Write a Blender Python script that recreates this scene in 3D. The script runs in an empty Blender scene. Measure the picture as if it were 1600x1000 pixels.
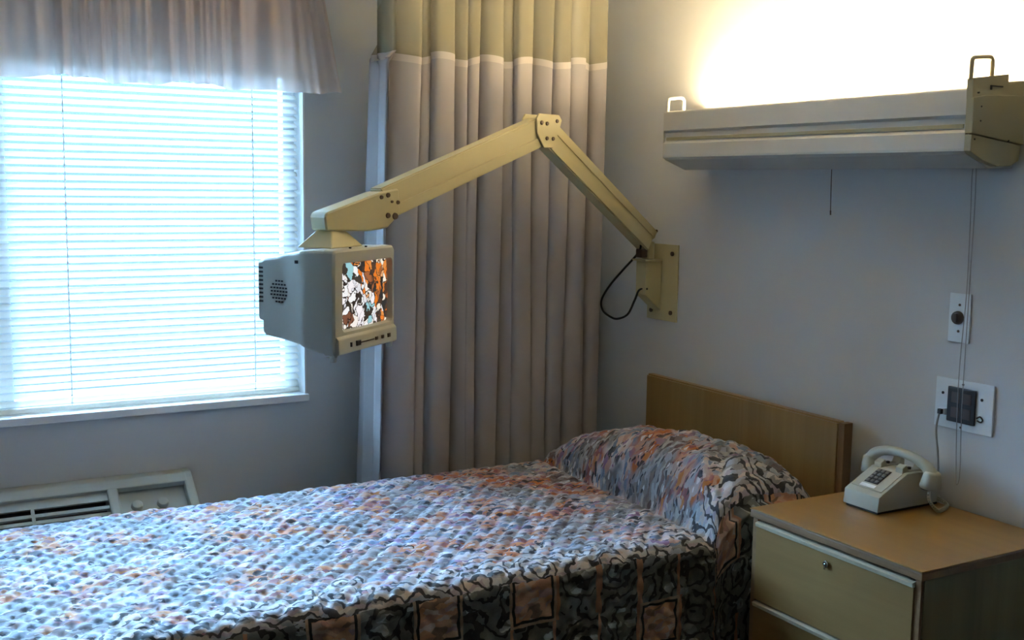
import bpy, bmesh, math, random
from mathutils import Vector, Matrix, noise
random.seed(7)
PI = math.pi
scene = bpy.context.scene
COL = scene.collection

# ------------------------------------------------------------------ camera
CAM = Vector((-2.5, -3.72, 1.54))
yaw, pitch, roll, FPX = 0.523062, 0.1206875, -0.0146006, 1755.434
fwd = Vector((math.sin(yaw)*math.cos(pitch), math.cos(yaw)*math.cos(pitch), -math.sin(pitch)))
rgt = Vector((math.cos(yaw), -math.sin(yaw), 0))
dwn = fwd.cross(rgt)
r2 = rgt*math.cos(roll) + dwn*math.sin(roll)
d2 = -rgt*math.sin(roll) + dwn*math.cos(roll)
cd = bpy.data.cameras.new('camera')
cam = bpy.data.objects.new('camera', cd)
COL.objects.link(cam)
cd.sensor_width = 36
cd.lens = FPX/1600*36
m = Matrix((r2, -d2, -fwd)).transposed().to_4x4()
m.translation = CAM
cam.matrix_world = m
cd.clip_start = 0.02
scene.camera = cam

# ------------------------------------------------------------------ world, light, exposure
scene.view_settings.view_transform = 'Standard'
scene.view_settings.look = 'None'
scene.view_settings.gamma = 1
scene.view_settings.use_curve_mapping = False
scene.view_settings.exposure = -0.3
scene.cycles.use_denoising = True
scene.cycles.max_bounces = 10
scene.cycles.diffuse_bounces = 6
scene.cycles.transparent_max_bounces = 12
scene.cycles.sample_clamp_indirect = 40
SKY_STRENGTH = 105.0
TUBE_STRENGTH = 110.0
w = bpy.data.worlds.new('daylight')
scene.world = w
w.use_nodes = True
bg = w.node_tree.nodes['Background']
bg.inputs[0].default_value = (0.37, 0.63, 1.0, 1)
bg.inputs[1].default_value = SKY_STRENGTH

# ------------------------------------------------------------------ material helpers
class NT:
    def __init__(self, name):
        self.mat = bpy.data.materials.new(name)
        self.mat.use_nodes = True
        self.t = self.mat.node_tree
        self.n = self.t.nodes
        self.bsdf = self.n['Principled BSDF']
        self.out = self.n['Material Output']
    def node(self, typ, **kw):
        nd = self.n.new(typ)
        for k, v in kw.items():
            if k.startswith('i_'):
                key = k[2:]
                key = int(key) if key.isdigit() else key.replace('_', ' ')
                self.set(nd.inputs[key], v)
            else:
                setattr(nd, k, v)
        return nd
    def set(self, sock, v):
        if isinstance(v, bpy.types.NodeSocket):
            self.t.links.new(v, sock)
        elif isinstance(v, tuple) and len(v) == 3 and sock.type == 'RGBA':
            sock.default_value = (*v, 1)
        else:
            sock.default_value = v
    def math(self, op, a, b=None, c=None):
        nd = self.n.new('ShaderNodeMath'); nd.operation = op
        self.set(nd.inputs[0], a)
        if b is not None: self.set(nd.inputs[1], b)
        if c is not None: self.set(nd.inputs[2], c)
        return nd.outputs[0]
    def vmath(self, op, a, b=None, scale=None):
        nd = self.n.new('ShaderNodeVectorMath'); nd.operation = op
        self.set(nd.inputs[0], a)
        if b is not None: self.set(nd.inputs[1], b)
        if scale is not None: self.set(nd.inputs[3], scale)
        return nd.outputs[0]
    def mix(self, f, a, b, blend='MIX'):
        nd = self.n.new('ShaderNodeMix'); nd.data_type = 'RGBA'; nd.blend_type = blend
        self.set(nd.inputs[0], f); self.set(nd.inputs[6], a); self.set(nd.inputs[7], b)
        return nd.outputs[2]
    def ramp(self, f, stops, interp='LINEAR'):
        nd = self.n.new('ShaderNodeValToRGB')
        cr = nd.color_ramp; cr.interpolation = interp
        while len(cr.elements) < len(stops): cr.elements.new(0.5)
        for e, (p, c) in zip(cr.elements, stops):
            e.position = p; e.color = (*c, 1)
        self.set(nd.inputs[0], f)
        return nd.outputs[0]
    def noise(self, vec, scale, detail=2, rough=0.5, dist=0.0):
        nd = self.n.new('ShaderNodeTexNoise')
        self.set(nd.inputs['Vector'], vec)
        nd.inputs['Scale'].default_value = scale; nd.inputs['Detail'].default_value = detail
        nd.inputs['Roughness'].default_value = rough; nd.inputs['Distortion'].default_value = dist
        return nd
    def voro(self, vec, scale, feature='F1', rand=1.0):
        nd = self.n.new('ShaderNodeTexVoronoi'); nd.feature = feature
        self.set(nd.inputs['Vector'], vec)
        nd.inputs['Scale'].default_value = scale; nd.inputs['Randomness'].default_value = rand
        return nd
    def coord(self, which='Object'):
        return self.n.new('ShaderNodeTexCoord').outputs[which]
    def mapping(self, vec, scale=(1, 1, 1), rot=(0, 0, 0), loc=(0, 0, 0)):
        nd = self.n.new('ShaderNodeMapping')
        self.set(nd.inputs[0], vec)
        nd.inputs['Scale'].default_value = scale; nd.inputs['Rotation'].default_value = rot
        nd.inputs['Location'].default_value = loc
        return nd.outputs[0]
    def bump(self, h, strength=0.3, dist=0.002):
        nd = self.n.new('ShaderNodeBump')
        nd.inputs['Strength'].default_value = strength; nd.inputs['Distance'].default_value = dist
        self.set(nd.inputs['Height'], h)
        self.t.links.new(nd.outputs[0], self.bsdf.inputs['Normal'])
        return nd
    def p(self, **kw):
        for k, v in kw.items():
            self.set(self.bsdf.inputs[k.replace('_', ' ')], v)
        return self

def plain(name, col, rough=0.5, var=0.06, scale=9, metal=0.0, bump=0.0):
    N = NT(name)
    ns = N.noise(N.coord(), scale, 4)
    c2 = tuple(max(0, x*(1-var*2)) for x in col)
    N.p(Base_Color=N.ramp(ns.outputs[0], [(0.3, c2), (0.7, col)]), Roughness=rough, Metallic=metal)
    if bump:
        N.bump(N.noise(N.coord(), 260, 2).outputs[0], bump, 0.001)
    return N.mat

def wood(name, base, dark, axis, scale=1.0, rough=0.38):
    N = NT(name)
    sc = [38*scale, 38*scale, 38*scale]; sc[axis] = 1.6*scale
    v = N.mapping(N.coord(), tuple(sc))
    n1 = N.noise(v, 1.0, 5, 0.6, 0.6)
    sc2 = [7*scale]*3; sc2[axis] = 0.7*scale
    n2 = N.noise(N.mapping(N.coord(), tuple(sc2)), 1.0, 3, 0.5, 0.3)
    f = N.math('ADD', N.math('MULTIPLY', n1.outputs[0], 0.45), N.math('MULTIPLY', n2.outputs[0], 0.55))
    mid = tuple((a+b)/2 for a, b in zip(base, dark))
    N.p(Base_Color=N.ramp(f, [(0.32, dark), (0.5, mid), (0.64, base)]), Roughness=rough)
    N.bump(n1.outputs[0], 0.08, 0.001)
    return N.mat

def emit(name, col, strength):
    N = NT(name)
    N.p(Base_Color=col, Emission_Color=col, Emission_Strength=strength)
    return N.mat

def cloth_translucent(name, col, trans, open_=0.0, weave=420, rough=0.9, tcol=None):
    N = NT(name)
    ns = N.noise(N.coord(), 5, 3)
    c = N.ramp(ns.outputs[0], [(0.3, tuple(x*0.93 for x in col)), (0.7, col)])
    N.p(Base_Color=c, Roughness=rough)
    N.bsdf.inputs['Specular IOR Level'].default_value = 0.1
    tr = N.node('ShaderNodeBsdfTranslucent'); N.set(tr.inputs[0], tcol if tcol else c)
    mx = N.node('ShaderNodeMixShader'); mx.inputs[0].default_value = trans
    N.t.links.new(N.bsdf.outputs[0], mx.inputs[1]); N.t.links.new(tr.outputs[0], mx.inputs[2])
    last = mx.outputs[0]
    if open_ > 0:
        tp = N.node('ShaderNodeBsdfTransparent')
        m2 = N.node('ShaderNodeMixShader'); m2.inputs[0].default_value = open_
        N.t.links.new(last, m2.inputs[1]); N.t.links.new(tp.outputs[0], m2.inputs[2])
        last = m2.outputs[0]
    N.t.links.new(last, N.out.inputs[0])
    return N.mat

# ------------------------------------------------------------------ mesh helpers
def link(name, bm, mat, parent=None, smooth=False, auto=None):
    me = bpy.data.meshes.new(name)
    bm.normal_update()
    bm.to_mesh(me); bm.free()
    o = bpy.data.objects.new(name, me)
    COL.objects.link(o)
    mats = mat if isinstance(mat, (list, tuple)) else [mat]
    for mm in mats: me.materials.append(mm)
    if smooth:
        for p in me.polygons: p.use_smooth = True
        if auto is not None:
            bm2 = bmesh.new(); bm2.from_mesh(me)
            for e in bm2.edges:
                if len(e.link_faces) == 2 and e.calc_face_angle(0) > auto: e.smooth = False
            bm2.to_mesh(me); bm2.free()
    if parent: o.parent = parent
    return o

def bm_new(): return bmesh.new()

def add_box(bm, lo, hi, bev=0.0, seg=2, mat=None):
    b = bmesh.new()
    bmesh.ops.create_cube(b, size=1)
    for v in b.verts:
        v.co = Vector((lo[i] + (v.co[i]+0.5)*(hi[i]-lo[i]) for i in range(3)))
    if bev > 0:
        bmesh.ops.bevel(b, geom=b.edges[:], offset=bev, segments=seg, profile=0.6, affect='EDGES')
    return merge(bm, b, mat)

def merge(bm, b, M=None):
    if M is not None: bmesh.ops.transform(b, matrix=M, verts=b.verts[:])
    me = bpy.data.meshes.new('tmp'); b.to_mesh(me); b.free()
    bm.from_mesh(me); bpy.data.meshes.remove(me)
    return bm

def add_prism(bm, poly, a, b, plane='xz', bev=0.0, M=None):
    """extrude polygon (2d points) along the third axis from a to b"""
    t = bmesh.new()
    def P(p, k):
        if plane == 'xz': return Vector((p[0], k, p[1]))
        if plane == 'yz': return Vector((k, p[0], p[1]))
        return Vector((p[0], p[1], k))
    v0 = [t.verts.new(P(p, a)) for p in poly]
    v1 = [t.verts.new(P(p, b)) for p in poly]
    n = len(poly)
    t.faces.new(v0); t.faces.new(v1[::-1])
    for i in range(n):
        t.faces.new((v0[i], v1[i], v1[(i+1) % n], v0[(i+1) % n]))
    bmesh.ops.recalc_face_normals(t, faces=t.faces[:])
    if bev > 0:
        bmesh.ops.bevel(t, geom=t.edges[:], offset=bev, segments=2, profile=0.6, affect='EDGES')
    return merge(bm, t, M)

def add_cyl(bm, p0, p1, r, seg=20, r1=None, bev=0.0):
    p0, p1 = Vector(p0), Vector(p1)
    t = bmesh.new()
    L = (p1-p0).length
    bmesh.ops.create_cone(t, cap_ends=True, segments=seg, radius1=r, radius2=r if r1 is None else r1, depth=L)
    if bev > 0:
        es = [e for e in t.edges if abs(e.verts[0].co.z-e.verts[1].co.z) < 1e-6]
        bmesh.ops.bevel(t, geom=es, offset=bev, segments=2, profile=0.5, affect='EDGES')
    q = Vector((0, 0, 1)).rotation_difference((p1-p0).normalized())
    return merge(bm, t, Matrix.Translation((p0+p1)/2) @ q.to_matrix().to_4x4())

def smooth_path(pts, n=8):
    pts = [Vector(p) for p in pts]
    out = []
    for i in range(len(pts)-1):
        p0 = pts[max(i-1, 0)]; p1 = pts[i]; p2 = pts[i+1]; p3 = pts[min(i+2, len(pts)-1)]
        for k in range(n):
            t = k/n
            out.append(0.5*((2*p1)+(p2-p0)*t+(2*p0-5*p1+4*p2-p3)*t*t+(3*p1-p0-3*p2+p3)*t**3))
    out.append(pts[-1])
    return out

def add_tube(bm, pts, r, seg=10, n=8, smooth=True, closed=False, squash=None):
    path = smooth_path(pts, n) if smooth else [Vector(p) for p in pts]
    rings = []
    up = Vector((0, 0, 1))
    N = len(path)
    prev = None
    for i, p in enumerate(path):
        tg = (path[min(i+1, N-1)]-path[max(i-1, 0)]).normalized()
        if prev is None:
            a = tg.cross(up)
            if a.length < 1e-3: a = tg.cross(Vector((1, 0, 0)))
            a.normalize()
        else:
            a = (prev - tg*prev.dot(tg)).normalized()
        prev = a
        b = tg.cross(a)
        rr = r(i/(N-1)) if callable(r) else r
        rings.append([bm.verts.new(p + (a*math.cos(2*PI*k/seg) + b*math.sin(2*PI*k/seg))*rr) for k in range(seg)])
    for i in range(N-1):
        for k in range(seg):
            bm.faces.new((rings[i][k], rings[i][(k+1) % seg], rings[i+1][(k+1) % seg], rings[i+1][k]))
    bm.faces.new(rings[0][::-1]); bm.faces.new(rings[-1])
    return bm

def empty(name, loc, label, cat, rz=0.0, group=None):
    o = bpy.data.objects.new(name, None)
    COL.objects.link(o)
    o.location = loc; o.rotation_euler = (0, 0, rz)
    o.empty_display_size = 0.1
    o['label'] = label; o['category'] = cat
    if group: o['group'] = group
    return o

def tag(o, label, cat):
    o['label'] = label; o['category'] = cat
    return o

def struct(name, bm, mat, parent=None):
    o = link(name, bm, mat, parent)
    if parent is None: o['kind'] = 'structure'
    return o

def box_obj(name, lo, hi, mat, parent=None, bev=0.0, smooth=False):
    bm = bm_new(); add_box(bm, lo, hi, bev)
    return link(name, bm, mat, parent)

def rel(o, p):
    return Vector(p) - Vector(o.location)

# ------------------------------------------------------------------ materials
M_wall = plain('wall_paint', (0.60, 0.61, 0.62), 0.75, 0.012, 2.0, bump=0.05)
M_ceil = plain('ceiling_paint', (0.72, 0.72, 0.70), 0.9, 0.02)
M_floor = plain('floor_vinyl', (0.10, 0.085, 0.07), 0.6, 0.12, 30)
M_base = plain('baseboard_vinyl', (0.16, 0.14, 0.12), 0.5)
M_white = plain('white_trim_paint', (0.80, 0.82, 0.82), 0.4, 0.01)
M_cream = plain('cream_enamel', (0.52, 0.455, 0.25), 0.38, 0.03, 6)
M_cream_tv = plain('beige_tv_plastic', (0.45, 0.44, 0.365), 0.5, 0.02, 6, bump=0.05)
M_cream_light = plain('lamp_enamel', (0.50, 0.50, 0.47), 0.35, 0.02, 6)
M_cream_end = plain('khaki_end_plastic', (0.36, 0.33, 0.21), 0.5, 0.03, 6)
M_dark = plain('dark_rubber', (0.012, 0.012, 0.012), 0.5)
M_black = plain('black_plastic', (0.02, 0.02, 0.022), 0.35)
M_brown = plain('brown_plastic', (0.08, 0.06, 0.05), 0.35)
M_bolt = plain('tarnished_steel', (0.14, 0.10, 0.07), 0.4, 0.1, 80, metal=0.7)
M_chrome = plain('chrome', (0.75, 0.75, 0.75), 0.15, 0.02, metal=1.0)
M_phone = plain('phone_plastic', (0.42, 0.42, 0.34), 0.35, 0.02)
M_phone_face = plain('phone_faceplate', (0.40, 0.40, 0.33), 0.4, 0.02)
M_key = plain('grey_keys', (0.16, 0.17, 0.17), 0.4)
M_cord = plain('grey_cord', (0.34, 0.34, 0.33), 0.5)
M_string = plain('pale_string', (0.36, 0.36, 0.35), 0.8)
M_plate = plain('white_plate', (0.74, 0.80, 0.84), 0.3, 0.01)
M_ac = plain('air_conditioner_plastic', (0.42, 0.43, 0.38), 0.35, 0.02)
M_ac_dark = plain('grille_cavity', (0.03, 0.03, 0.032), 0.7)
M_wood_top = wood('nightstand_top_wood', (0.32, 0.175, 0.045), (0.23, 0.115, 0.026), 1, 0.6, 0.3)
M_wood_edge = wood('nightstand_edge_wood', (0.30, 0.17, 0.08), (0.17, 0.09, 0.04), 1, 1.0, 0.4)
M_wood_drawer = wood('drawer_wood', (0.29, 0.165, 0.052), (0.205, 0.112, 0.032), 1, 0.5, 0.45)
M_wood_side = wood('nightstand_side_wood', (0.27, 0.22, 0.11), (0.17, 0.13, 0.06), 2, 0.7, 0.5)
M_wood_head = wood('headboard_wood', (0.36, 0.23, 0.085), (0.24, 0.14, 0.04), 2, 0.5, 0.4)
M_wood_hedge = wood('headboard_edge_wood', (0.25, 0.14, 0.06), (0.15, 0.08, 0.03), 2, 1.0, 0.5)
M_strip = plain('pale_drawer_strip', (0.52, 0.45, 0.32), 0.4, 0.05, 40)
M_mattress = plain('mattress_ticking', (0.55, 0.56, 0.58), 0.9)
M_frame = plain('bed_steel', (0.10, 0.08, 0.06), 0.5, metal=0.5)
M_curtain = cloth_translucent('curtain_cloth', (0.43, 0.40, 0.40), 0.16)
M_hem = cloth_translucent('curtain_hem', (0.56, 0.52, 0.49), 0.2)
M_net = cloth_translucent('curtain_netting', (0.45, 0.415, 0.30), 0.35, 0.32)
M_valance = cloth_translucent('valance_sheer', (0.66, 0.55, 0.50), 0.42, 0.14)
M_slat = cloth_translucent('blind_slat_vinyl', (0.88, 0.84, 0.78), 0.5, 0.0, rough=0.4, tcol=(0.93, 0.89, 0.82))

# glass pane
N = NT('window_glass')
tp = N.node('ShaderNodeBsdfTransparent'); tp.inputs[0].default_value = (0.93, 0.97, 0.97, 1)
gl = N.node('ShaderNodeBsdfGlossy'); gl.inputs['Roughness'].default_value = 0.02
fr = N.node('ShaderNodeFresnel'); fr.inputs[0].default_value = 1.45
mx = N.node('ShaderNodeMixShader')
N.t.links.new(fr.outputs[0], mx.inputs[0]); N.t.links.new(tp.outputs[0], mx.inputs[1]); N.t.links.new(gl.outputs[0], mx.inputs[2])
N.t.links.new(mx.outputs[0], N.out.inputs[0])
M_glass = N.mat

# lamp tube
M_tube = emit('fluorescent_tube', (1.0, 0.80, 0.50), TUBE_STRENGTH)

# television picture: a bright abstract broadcast picture
N = NT('television_picture')
uv = N.coord('UV')
ds = N.noise(N.mapping(uv, (3, 2.2, 1)), 2.4, 3)
v = N.vmath('ADD', uv, N.vmath('SCALE', N.vmath('SUBTRACT', ds.outputs[1], (0.5, 0.5, 0.5)), scale=0.30))
vo = N.voro(N.mapping(v, (13, 7.0, 1)), 1.0)
ve = N.voro(N.mapping(v, (13, 7.0, 1)), 1.0, 'DISTANCE_TO_EDGE')
sep = N.node('ShaderNodeSeparateXYZ'); N.set(sep.inputs[0], vo.outputs['Color'])
su = N.node('ShaderNodeSeparateXYZ'); N.set(su.inputs[0], uv)
warm = N.ramp(sep.outputs[0], [(0.0, (0.85, 0.22, 0.02)), (0.28, (0.08, 0.04, 0.025)), (0.44, (0.80, 0.28, 0.06)), (0.58, (1, 0.9, 0.75)), (0.70, (0.03, 0.03, 0.03)), (0.82, (0.40, 0.13, 0.04)), (0.93, (0.9, 0.45, 0.2))], 'CONSTANT')
cool = N.ramp(sep.outputs[0], [(0.0, (1, 1, 1)), (0.26, (0.05, 0.04, 0.03)), (0.38, (1, 0.93, 0.85)), (0.58, (0.35, 0.65, 0.7)), (0.66, (1, 0.95, 0.98)), (0.84, (0.22, 0.09, 0.05)), (0.94, (0.8, 0.8, 0.85))], 'CONSTANT')
f = N.math('ADD', N.math('MULTIPLY', su.outputs[0], 1.2), N.math('MULTIPLY', su.outputs[1], 0.75))
f = N.math('GREATER_THAN', N.math('ADD', f, N.math('MULTIPLY', sep.outputs[1], 0.35)), 1.22)
col = N.mix(f, cool, warm)
ink = N.math('LESS_THAN', ve.outputs['Distance'], N.math('MULTIPLY', sep.outputs[2], 0.09))
col = N.mix(ink, col, (0.03, 0.02, 0.015))
N.p(Base_Color=(0.01, 0.01, 0.01), Roughness=0.15, Emission_Color=col, Emission_Strength=1.15)
M_screen = N.mat

# bedspread: printed patchwork, uv in metres
def bedspread_mat():
    N = NT('quilted_patchwork_print')
    uv = N.coord('UV')
    n1 = N.noise(uv, 6.0, 3, 0.6)
    d1 = N.vmath('SCALE', N.vmath('SUBTRACT', n1.outputs[1], (0.5, 0.5, 0.5)), scale=0.04)
    v1 = N.vmath('ADD', uv, d1)
    n2 = N.noise(uv, 22.0, 2, 0.6)
    d2_ = N.vmath('SCALE', N.vmath('SUBTRACT', n2.outputs[1], (0.5, 0.5, 0.5)), scale=0.034)
    v2 = N.vmath('ADD', v1, d2_)
    # tiles of the patchwork
    TS = 0.13
    tv = N.vmath('ADD', uv, N.vmath('SCALE', N.vmath('SUBTRACT', n1.outputs[1], (0.5, 0.5, 0.5)), scale=0.02))
    tile = N.vmath('FLOOR', N.vmath('SCALE', tv, scale=1/TS))
    wn = N.node('ShaderNodeTexWhiteNoise'); wn.noise_dimensions = '2D'; N.set(wn.inputs['Vector'], tile)
    tfr = N.vmath('FRACTION', N.vmath('SCALE', tv, scale=1/TS))
    ts = N.node('ShaderNodeSeparateXYZ'); N.set(ts.inputs[0], tfr)
    ex = N.math('MINIMUM', ts.outputs[0], N.math('SUBTRACT', 1.0, ts.outputs[0]))
    ey = N.math('MINIMUM', ts.outputs[1], N.math('SUBTRACT', 1.0, ts.outputs[1]))
    edge = N.math('MINIMUM', ex, ey)
    # painterly strokes
    K = 0.70
    def pal(f, stops):
        return N.ramp(f, [(p, tuple(min(1, x*K) for x in c)) for p, c in stops], 'CONSTANT')
    vs = N.mapping(v2, (0.8, 1.9, 1), (0, 0, 0.75))
    vo1 = N.voro(vs, 40.0)
    s1 = N.node('ShaderNodeSeparateXYZ'); N.set(s1.inputs[0], vo1.outputs['Color'])
    big = N.noise(v1, 6.5, 2, 0.5)
    pal_pale = pal(s1.outputs[0], [(0, (0.66, 0.62, 0.66)), (0.18, (0.26, 0.33, 0.46)), (0.33, (0.62, 0.44, 0.40)), (0.44, (0.74, 0.72, 0.76)), (0.56, (0.36, 0.26, 0.40)), (0.68, (0.40, 0.46, 0.56)), (0.80, (0.74, 0.60, 0.55)), (0.90, (0.07, 0.08, 0.11))])
    pal_rust = pal(s1.outputs[0], [(0, (0.58, 0.26, 0.16)), (0.2, (0.64, 0.42, 0.32)), (0.36, (0.36, 0.18, 0.18)), (0.52, (0.62, 0.32, 0.18)), (0.66, (0.58, 0.50, 0.48)), (0.80, (0.34, 0.24, 0.32)), (0.91, (0.08, 0.06, 0.06))])
    pal_slate = pal(s1.outputs[0], [(0, (0.16, 0.18, 0.20)), (0.22, (0.32, 0.37, 0.42)), (0.42, (0.06, 0.07, 0.08)), (0.56, (0.46, 0.52, 0.58)), (0.74, (0.24, 0.26, 0.26)), (0.88, (0.60, 0.62, 0.62))])
    bs = N.ramp(big.outputs[0], [(0.0, (0, 0, 0)), (0.47, (0, 0, 0)), (0.55, (1, 1, 1))])
    b2 = N.node('ShaderNodeSeparateColor'); N.set(b2.inputs[0], N.noise(v1, 8.0, 2, 0.5).outputs[1])
    bs2 = N.ramp(b2.outputs[1], [(0.0, (0, 0, 0)), (0.50, (0, 0, 0)), (0.57, (1, 1, 1))])
    flor = N.mix(bs, pal_pale, pal_rust)
    flor = N.mix(N.math('MULTIPLY', bs2, 0.8), flor, pal_slate)
    # curling scroll strokes: arcs about scattered centres
    def curls(scale, freq, thr, dist):
        c_ = N.voro(N.vmath('ADD', uv, N.vmath('SCALE', N.vmath('SUBTRACT', n2.outputs[1], (0.5, 0.5, 0.5)), scale=dist)), scale)
        ang = N.math('SINE', N.math('MULTIPLY', c_.outputs['Distance'], freq))
        return N.math('GREATER_THAN', ang, thr), c_
    scroll, c1 = curls(8.0, 34.0, 0.42, 0.06)
    scroll2, c2_ = curls(8.0, 32.0, 0.45, 0.06)
    leafv = N.voro(N.mapping(v2, (1.0, 2.0, 1), (0, 0, -0.7)), 17.0)
    sl_ = N.node('ShaderNodeSeparateXYZ'); N.set(sl_.inputs[0], leafv.outputs['Color'])
    leaf = N.math('MULTIPLY', N.math('LESS_THAN', leafv.outputs['Distance'], 0.42), N.math('GREATER_THAN', sl_.outputs[0], 0.5))
    # dashes on the floral ground
    vd = N.voro(N.mapping(v2, (0.75, 2.2, 1), (0, 0, 0.55)), 42.0)
    dash = N.math('LESS_THAN', vd.outputs['Distance'], 0.30)
    sd = N.node('ShaderNodeSeparateXYZ'); N.set(sd.inputs[0], vd.outputs['Color'])
    dash = N.math('MULTIPLY', dash, N.math('GREATER_THAN', sd.outputs[0], 0.52))
    top = N.mix(N.math('MULTIPLY', dash, 0.9), flor, (0.022, 0.026, 0.04))
    pale_dash = N.math('MULTIPLY', N.math('LESS_THAN', vd.outputs['Distance'], 0.34), N.math('LESS_THAN', sd.outputs[0], 0.16))
    top = N.mix(N.math('MULTIPLY', pale_dash, 0.85), top, (0.62, 0.62, 0.66))
    # bordered patches among dark scroll and leaf patches
    isr = N.math('LESS_THAN', wn.outputs[0], 0.5)
    dark = N.mix(leaf, (0.10, 0.105, 0.10), N.mix(0.5, pal_slate, (0.22, 0.22, 0.19)))
    dark = N.mix(N.math('MULTIPLY', scroll2, 0.9), dark, (0.010, 0.011, 0.012))
    warm_ = N.mix(0.45, pal_rust, (0.32, 0.19, 0.11))
    patch = N.mix(isr, dark, warm_)
    bord = N.math('MULTIPLY', N.math('LESS_THAN', edge, 0.085), isr)
    bordl = N.math('MULTIPLY', N.math('LESS_THAN', N.math('ABSOLUTE', N.math('SUBTRACT', edge, 0.085)), 0.028), isr)
    patch = N.mix(N.math('MULTIPLY', bord, 0.75), patch, (0.24, 0.18, 0.13))
    patch = N.mix(bordl, patch, (0.012, 0.012, 0.012))
    rib = N.math('MULTIPLY', N.math('LESS_THAN', ex, 0.07), N.math('GREATER_THAN', wn.outputs[0], 0.72))
    patch = N.mix(rib, patch, (0.26, 0.13, 0.08))
    # pale ground with black curls towards the mattress edge
    cream = N.mix(N.math('MULTIPLY', scroll, 0.92), N.mix(0.45, pal_pale, (0.52, 0.51, 0.48)), (0.016, 0.018, 0.024))
    su = N.node('ShaderNodeSeparateXYZ'); N.set(su.inputs[0], uv)
    wob = N.math('MULTIPLY', N.math('SUBTRACT', b2.outputs[0], 0.5), 0.55)
    vv = N.math('ADD', su.outputs[1], wob)
    band = N.math('LESS_THAN', vv, 0.10)          # v = 0 at the near mattress edge, negative on the drop
    side = N.math('LESS_THAN', N.math('ADD', su.outputs[1], N.math('MULTIPLY', wob, 0.06)), -0.012)
    c = N.mix(band, top, cream)
    patch = N.mix(1.0, patch, (1.5, 1.5, 1.5), 'MULTIPLY')
    hs = N.node('ShaderNodeHueSaturation'); hs.inputs['Saturation'].default_value = 1.25; N.set(hs.inputs['Color'], c)
    c = N.mix(side, hs.outputs[0], patch)
    fine = N.noise(uv, 240.0, 2, 0.6)
    c = N.mix(0.35, c, N.mix(1.0, c, fine.outputs[0], 'MULTIPLY'))
    N.p(Base_Color=c, Roughness=0.8)
    N.bsdf.inputs['Sheen Weight'].default_value = 0.1
    N.bsdf.inputs['Specular IOR Level'].default_value = 0.2
    vq = N.voro(N.mapping(uv, (1.0, 1.0, 1), (0, 0, 0.5)), 34.0, 'SMOOTH_F1')
    N.bump(vq.outputs['Distance'], 0.6, 0.016).invert = True
    return N.mat
M_spread = bedspread_mat()

# ------------------------------------------------------------------ room shell
WX0, WX1, WZ0, WZ1 = -3.25, -1.184, 0.787, 1.95       # window opening in the back wall
RX0, RY0, H = -5.2, -8.0, 2.46
bm = bm_new(); add_box(bm, (RX0-0.12, RY0-0.12, -0.1), (0.12, 0.15, 0)); struct('floor', bm, M_floor)
bm = bm_new(); add_box(bm, (RX0-0.12, RY0-0.12, H), (0.12, 0.15, H+0.1)); struct('ceiling', bm, M_ceil)
bm = bm_new(); add_box(bm, (0, RY0-0.12, 0), (0.12, 0.15, H)); struct('wall_right', bm, M_wall)
bm = bm_new(); add_box(bm, (RX0-0.12, RY0-0.12, 0), (RX0, 0.15, H)); struct('wall_left', bm, M_wall)
bm = bm_new(); add_box(bm, (RX0, RY0-0.12, 0), (0, RY0, H)); struct('wall_front', bm, M_wall)
# back wall with its window hole
bm = bm_new()
add_box(bm, (RX0, 0, 0), (WX0, 0.15, H)); add_box(bm, (WX1, 0, 0), (0, 0.15, H))
add_box(bm, (WX0, 0, 0), (WX1, 0.15, WZ0)); add_box(bm, (WX0, 0, WZ1), (WX1, 0.15, H))
struct('wall_back', bm, M_wall)
bm = bm_new(); add_box(bm, (-0.012, RY0, 0), (0, -0.012, 0.1)); struct('baseboard_right', bm, M_base)
bm = bm_new(); add_box(bm, (RX0, -0.012, 0), (0, 0, 0.1)); struct('baseboard_back', bm, M_base)
# window: frame, pane, sill
bm = bm_new()
t = 0.045
add_box(bm, (WX0, 0.09, WZ0), (WX0+t, 0.14, WZ1)); add_box(bm, (WX1-t, 0.09, WZ0), (WX1, 0.14, WZ1))
add_box(bm, (WX0+t, 0.09, WZ0), (WX1-t, 0.14, WZ0+t)); add_box(bm, (WX0+t, 0.09, WZ1-t), (WX1-t, 0.14, WZ1))
cxm = -2.14
add_box(bm, (cxm-0.025, 0.09, WZ0+t), (cxm+0.025, 0.14, WZ1-t))
win = struct('window_1', bm, M_white)
struct('window_pane', (lambda b: add_box(b, (WX0+t, 0.112, WZ0+t), (WX1-t, 0.118, WZ1-t)))(bm_new()), M_glass, win)
struct('window_sill', (lambda b: add_box(b, (WX0-0.005, -0.018, WZ0-0.012), (WX1+0.006, 0.0899, WZ0+0.013), 0.003))(bm_new()), M_white, win)
struct('window_jamb', (lambda b: add_box(b, (WX1-0.006, -0.004, WZ0+0.0135), (WX1, 0.0899, WZ1), 0.0))(bm_new()), M_white, win)
# the ground outside, darkened so the gaps between slats show dark
bm = bm_new(); add_box(bm, (-30, 0.6, -0.7), (30, 45, -0.6))
struct('trim_outdoor_ground', bm, plain('outdoor_ground_darkened', (0.014, 0.017, 0.017), 0.9))
bm = bm_new(); add_box(bm, (-14, 7.0, -0.6), (12, 7.4, 2.6))
struct('wall_outdoor_added', bm, plain('added_wall_dark', (0.010, 0.013, 0.013), 0.9))  # wall added outside, near black, to darken the view through the slats

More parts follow.
